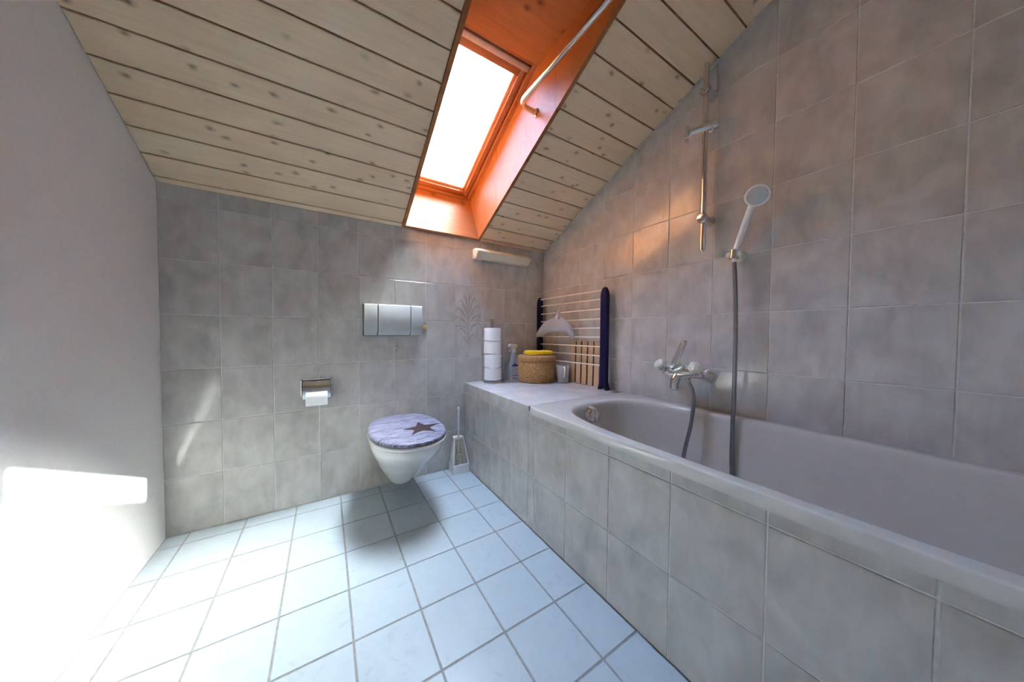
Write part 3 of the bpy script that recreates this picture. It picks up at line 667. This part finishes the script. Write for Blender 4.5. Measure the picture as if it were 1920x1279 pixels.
# inflatable clear hanger on the second rod
HC = Vector((.600, -.309, 1.10))
hg = empty('inflatable_hanger', HC, 'inflatable clear plastic coat hanger hooked on the drying rack', 'coat hanger')
bm = B(); tube(bm, smooth_path([(.590, -.309, 1.085), (.596, -.307, 1.11), (.606, -.309, 1.128), (.622, -.313, 1.146), (.634, -.318, 1.1585), (.643, -.322, 1.155), (.646, -.325, 1.142)], 6), .0019, 8); build('hook', bm, 'steel', hg)
HT = [(.5502, -.1027, .9242, .8995), (.5542, -.1240, .9610, .8999), (.5622, -.1659, 1.0050, .9208), (.5718, -.2170, 1.0330, .9411), (.5811, -.2664, 1.0500, .9490), (.5892, -.3091, 1.0580, .9491),
      (.5964, -.3472, 1.0471, .9492), (.6025, -.3795, 1.0237, .9418), (.6076, -.4066, 1.0009, .9197), (.6118, -.4289, .9786, .8907), (.6135, -.4379, .9530, .8872)]
hd_ = Vector((.067, -.355, 0)).normalized(); hn = Vector((hd_.y, -hd_.x, 0))
cen = smooth_path([Vector((x, y, (a+b)/2)) for x, y, a, b in HT], 4); hgt = smooth_path([Vector(((a-b)/2, 0, 0)) for x, y, a, b in HT], 4); loops = []
for q, (c_, h_) in enumerate(zip(cen, hgt)):
    e_ = math.sin(math.pi*(q+.35)/(len(cen)-.3))**.35; dep = .027*e_; h2 = h_.x*min(1, e_*1.15)
    loops.append([c_+Vector((0, 0, h2*math.sin(a)))+hn*(dep*math.copysign(abs(math.cos(a))**.8, math.cos(a))) for a in [2*math.pi*k/20 for k in range(20)]])
bm = B(); loft(bm, loops); build('air_body', bm, 'inflat', hg)
bm = B(); tube(bm, smooth_path([(.589, -.309, 1.035), (.589, -.309, 1.055), (.5895, -.309, 1.075), (.590, -.309, 1.096)], 5), [.034, .033, .031, .029, .027, .025, .023, .021, .019, .018, .017, .016, .015, .014, .013, .010], 18); build('neck', bm, 'inflat', hg)

# small metal pin with foot beside the rack
pn = empty('metal_pin', (.640, -.775, ZB), 'tiny upright metal pin on a flat foot beside the drying rack', 'metal pin')
bm = B(); add_box(bm, (.612, -.784, ZB), (.664, -.764, ZB+.006), .002); build('pin_foot', bm, 'steel', pn)
bm = B(); tube(bm, [(.640, -.774, ZB+.004), (.640, -.774, ZB+.052)], .0028, 8); build('pin_shaft', bm, 'steel', pn)
bm = B(); lathe(bm, [(0, 0), (.006, .002), (.007, .006), (.004, .011), (0, .012)], (.640, -.774, ZB+.05), seg=14, cap0=False, cap1=False); build('pin_head', bm, 'steel', pn)

# ------------------------------------------------------------------ bath mixer
MY, MZ = -1.175, .742
mx_ = empty('bath_mixer', (XR, MY, MZ), 'chrome wall-mounted bath mixer with ivory knobs and a lever', 'bath mixer')
for y in (MY+.085, MY-.085):
    bm = B(); lathe(bm, [(.034, 0), (.034, .004), (.030, .014), (.022, .026), (.019, .030), (.019, .044)], (XR, y, MZ), (-1, 0, 0), 32); build('escutcheon', bm, 'chrome', mx_)
bodyp = smooth_path([(XR-.036, MY-.085, MZ), (XR-.07, MY-.082, MZ+.008), (XR-.092, MY-.06, MZ+.016), (XR-.10, MY-.03, MZ+.012), (XR-.102, MY, MZ+.008), (XR-.10, MY+.03, MZ+.012), (XR-.092, MY+.06, MZ+.016), (XR-.07, MY+.082, MZ+.008), (XR-.036, MY+.085, MZ)], 6)
nb = len(bodyp); bm = B(); tube(bm, bodyp, [.021+.006*math.sin(math.pi*i/(nb-1))-.004*math.sin(3*math.pi*i/(nb-1)) for i in range(nb)], 18); build('body', bm, 'chrome', mx_)
for s in (1, -1):
    bp = Vector((XR-.088, MY+s*.07, MZ+.02)); d = Vector((-.72, s*.25, .55)).normalized()
    bm = B(); tube(bm, [bp, bp+d*.028], [.019, .016], 18); build('valve_neck', bm, 'chrome', mx_)
    seg = 24; prof = [(.010, .022), (.020, .026), (.0265, .034), (.028, .046), (.025, .056), (.018, .062), (.0, .064)]
    q = Vector((0, 0, 1)).rotation_difference(d); L = []
    for r, h in prof: L.append([bp+q @ Vector((r*(1+.10*math.cos(6*a))*math.cos(a), r*(1+.10*math.cos(6*a))*math.sin(a), h)) for a in [2*math.pi*i/seg for i in range(seg)]])
    bm = B(); loft(bm, L, True, False); build('knob', bm, 'knob', mx_)
cpv = Vector((XR-.105, MY, MZ+.03)); d = Vector((-.78, 0, .62)).normalized()
bm = B(); lathe(bm, [(.022, -.02), (.026, 0), (.030, .008), (.030, .022), (.026, .027), (0, .028)], cpv, d, 32, cap1=False); build('diverter_disc', bm, 'knob', mx_)
lp = cpv+d*.03+Vector((-.004, .012, -.012))
bm = B(); tube(bm, smooth_path([lp, lp+Vector((.0, -.006, .02)), lp+Vector((.012, -.022, .075)), lp+Vector((.022, -.038, .126)), lp+Vector((.0225, -.039, .129))], 4), [.010, .013, .0148, .016, .0165, .0165, .016, .0155, .015, .0145, .014, .0132, .0125, .0118, .011, .0095, .007], 20, flat=(1, .75)); build('lever', bm, 'chrome', mx_)
bm = B(); lathe(bm, [(.008, -.004), (.010, 0), (.010, .008), (.006, .012)], lp, d, 16); build('lever_screw', bm, 'steel', mx_)
bm = B(); tube(bm, smooth_path([(XR-.098, MY, MZ+.012), (XR-.118, MY+.002, MZ-.006), (XR-.132, MY+.004, MZ-.032), (XR-.136, MY+.004, MZ-.06)], 5), [.024, .024, .024, .023, .023, .022, .022, .021, .021, .020, .020, .019, .019, .019, .019, .019], 18); build('spout', bm, 'chrome', mx_)
bm = B(); lathe(bm, [(.0165, 0), (.0165, .008), (.013, .009)], (XR-.136, MY+.004, MZ-.058), (0, 0, -1), 20); build('aerator', bm, 'steel', mx_)
ho = Vector((XR-.098, MY-.038, MZ-.006))
bm = B(); tube(bm, [ho, ho+Vector((0, -.005, -.022))], [.012, .011], 14); build('hose_outlet', bm, 'steel', mx_)

# shower hose from the mixer down into the bath and up to the hand shower
hz = Vector((XR-.058, -1.372, 1.262))
sh = empty('shower_hose', (XR-.09, MY-.04, MZ-.03), 'grey metal shower hose looping into the bath from the mixer', 'shower hose')
path = smooth_path([ho+Vector((0, -.004, -.018)), ho+Vector((-.002, -.022, -.05)), ho+Vector((-.004, -.03, -.10)), ho+Vector((-.02, -.03, -.20)), ho+Vector((-.06, -.02, -.36)), (.50, -1.26, .262), (.45, -1.34, .206), (.47, -1.46, .206), (.55, -1.45, .25), (.597, -1.400, .36), (.618, -1.389, .55), (XR-.055, -1.383, .68), (XR-.055, -1.382, 1.0), hz+Vector((0, 0, -.02))], 22)
bm = B(); tube(bm, path, [.0078+.0006*(i % 2) for i in range(len(path))], 12); build('flexible_tube', bm, 'hose', sh)
# wall holder and hand shower
hh = empty('hand_shower_holder', (XR, -1.372, 1.275), 'small white and chrome wall bracket holding the hand shower', 'shower holder')
bm = B(); lathe(bm, [(.024, 0), (.024, .005), (.018, .012), (.013, .014), (.012, .04)], (XR, -1.372, 1.275), (-1, 0, 0), 24); build('wall_rosette', bm, 'knob', hh)
bm = B(); lathe(bm, [(.0175, -.018), (.0175, .018), (.014, .019), (.0135, -.018)], hz+Vector((0, 0, .013)), (0, -.1, 1), 24, cap0=False, cap1=False); build('clip_ring', bm, 'chrome', hh)
for s in (-1, 1):
    bm = B(); lathe(bm, [(.011, .014), (.012, .018), (.012, .027), (.007, .031), (0, .032)], hz+Vector((0, 0, .012)), (0, s, 0), 18, cap1=False); build('side_knob', bm, 'knob', hh)
hs = empty('hand_shower', hz, 'white hand shower leaning from its wall bracket', 'hand shower')
bm = B(); hp = smooth_path([hz+Vector((0, 0, -.02)), hz+Vector((0, -.003, .02)), hz+Vector((-.006, -.022, .08)), hz+Vector((-.022, -.052, .15)), hz+Vector((-.048, -.082, .20))], 6); tube(bm, hp, [.0095+.005*i/(len(hp)-1) for i in range(len(hp))], 16); build('handle', bm, 'white', hs)
d = Vector((-.75, -.15, -.55)).normalized(); hc = hz+Vector((-.06, -.095, .21))
bm = B(); lathe(bm, [(0, -.026), (.018, -.024), (.034, -.012), (.040, .004), (.040, .012), (.036, .015)], hc, d, 32, cap0=False); build('shower_head', bm, 'white', hs)
bm = B(); lathe(bm, [(.034, .0145), (.033, .018), (0, .019)], hc, d, 32, cap1=False); build('spray_face', bm, 'plate', hs)

# shower rail on the wall
BX, BY = XR-.060, -1.246
rl = empty('shower_rail', (XR, BY, 1.3), 'vertical chrome shower rail with slider on the tiled wall', 'shower rail')
bm = B(); tube(bm, [(BX, BY, 1.325), (BX, BY, 2.150)], .0125, 20); build('rail_tube', bm, 'chrome', rl)
bm = B(); lathe(bm, [(.0125, 0), (.0125, -.004), (0, -.018)], (BX, BY, 1.326), seg=20, cap1=False); build('pointed_tip', bm, 'chrome', rl)
for z in (2.03, 1.462):
    bm = B(); lathe(bm, [(.026, 0), (.026, .005), (.021, .018), (.020, .050), (.0235, .056), (.0235, .074), (.017, .083), (0, .084)], (XR, BY, z), (-1, 0, 0), 8 if z < 2 else 24, cap1=False); build('wall_bracket', bm, 'chrome', rl, smooth=z > 2)
sz = 1.868; dd = Vector((-.30, .95, .0)).normalized(); sc_ = Vector((BX-.004, BY, sz))
slid = empty('slider', (0, 0, 0)); slid.parent = rl
bm = B(); tube(bm, [sc_-dd*.05+Vector((0,0,-.006)), sc_-dd*.046+Vector((0,0,-.006)), sc_+dd*.055], [.018, .020, .0185], 20); build('slider_arm', bm, 'chrome', slid)
bm = B(); tube(bm, [sc_+dd*.055, sc_+dd*.064], .0105, 16); build('slider_neck', bm, 'steel', slid)
pc = sc_+dd*.07; mm = Matrix.Translation(pc) @ Vector((0, 1, 0)).rotation_difference(dd).to_matrix().to_4x4() @ Matrix.Rotation(.3, 4, 'Y')
bm = B(); add_box(bm, (-.017, -.008, -.036), (.017, .008, .030), .003, mat=mm); build('holder_jaw', bm, 'chrome', slid)
bm = B(); tube(bm, smooth_path([sc_-dd*.03+Vector((-.012, 0, -.008)), sc_-dd*.036+Vector((-.016, 0, -.03)), sc_-dd*.030+Vector((-.014, 0, -.038)), sc_-dd*.022+Vector((-.012, 0, -.03))], 5), .004, 10); build('clamp_lever', bm, 'chrome', slid)

# curtain rod from the window shaft towards the viewer
rd = empty('curtain_rod', (UR, -.70, 2.055), 'bent chrome shower curtain rod fixed inside the window shaft', 'curtain rod')
RZ = 2.056; RXx = -.012
arc = [Vector((RXx+.05-.05*math.sin(a), -.70-.05+.05*math.cos(a), RZ)) for a in [math.pi/2*k/8 for k in range(9)]]
bm = B(); tube(bm, [Vector((UR-.002, -.70, RZ)), Vector((.06, -.70, RZ))]+arc+[Vector((RXx, -1.2, RZ+.001)), Vector((RXx, -2.0, RZ+.002)), Vector((RXx, YF+.002, RZ+.002))], .0125, 20); build('rod_tube', bm, 'chrome', rd)
bm = B(); lathe(bm, [(.021, 0), (.021, .004), (.014, .010), (.0125, .018)], (UR, -.70, RZ), (-1, 0, 0), 24); build('flange', bm, 'chrome', rd)
bm = B(); lathe(bm, [(.021, 0), (.021, .004), (.014, .010), (.0125, .018)], (RXx, YF, RZ+.002), (0, 1, 0), 24); build('flange', bm, 'chrome', rd)
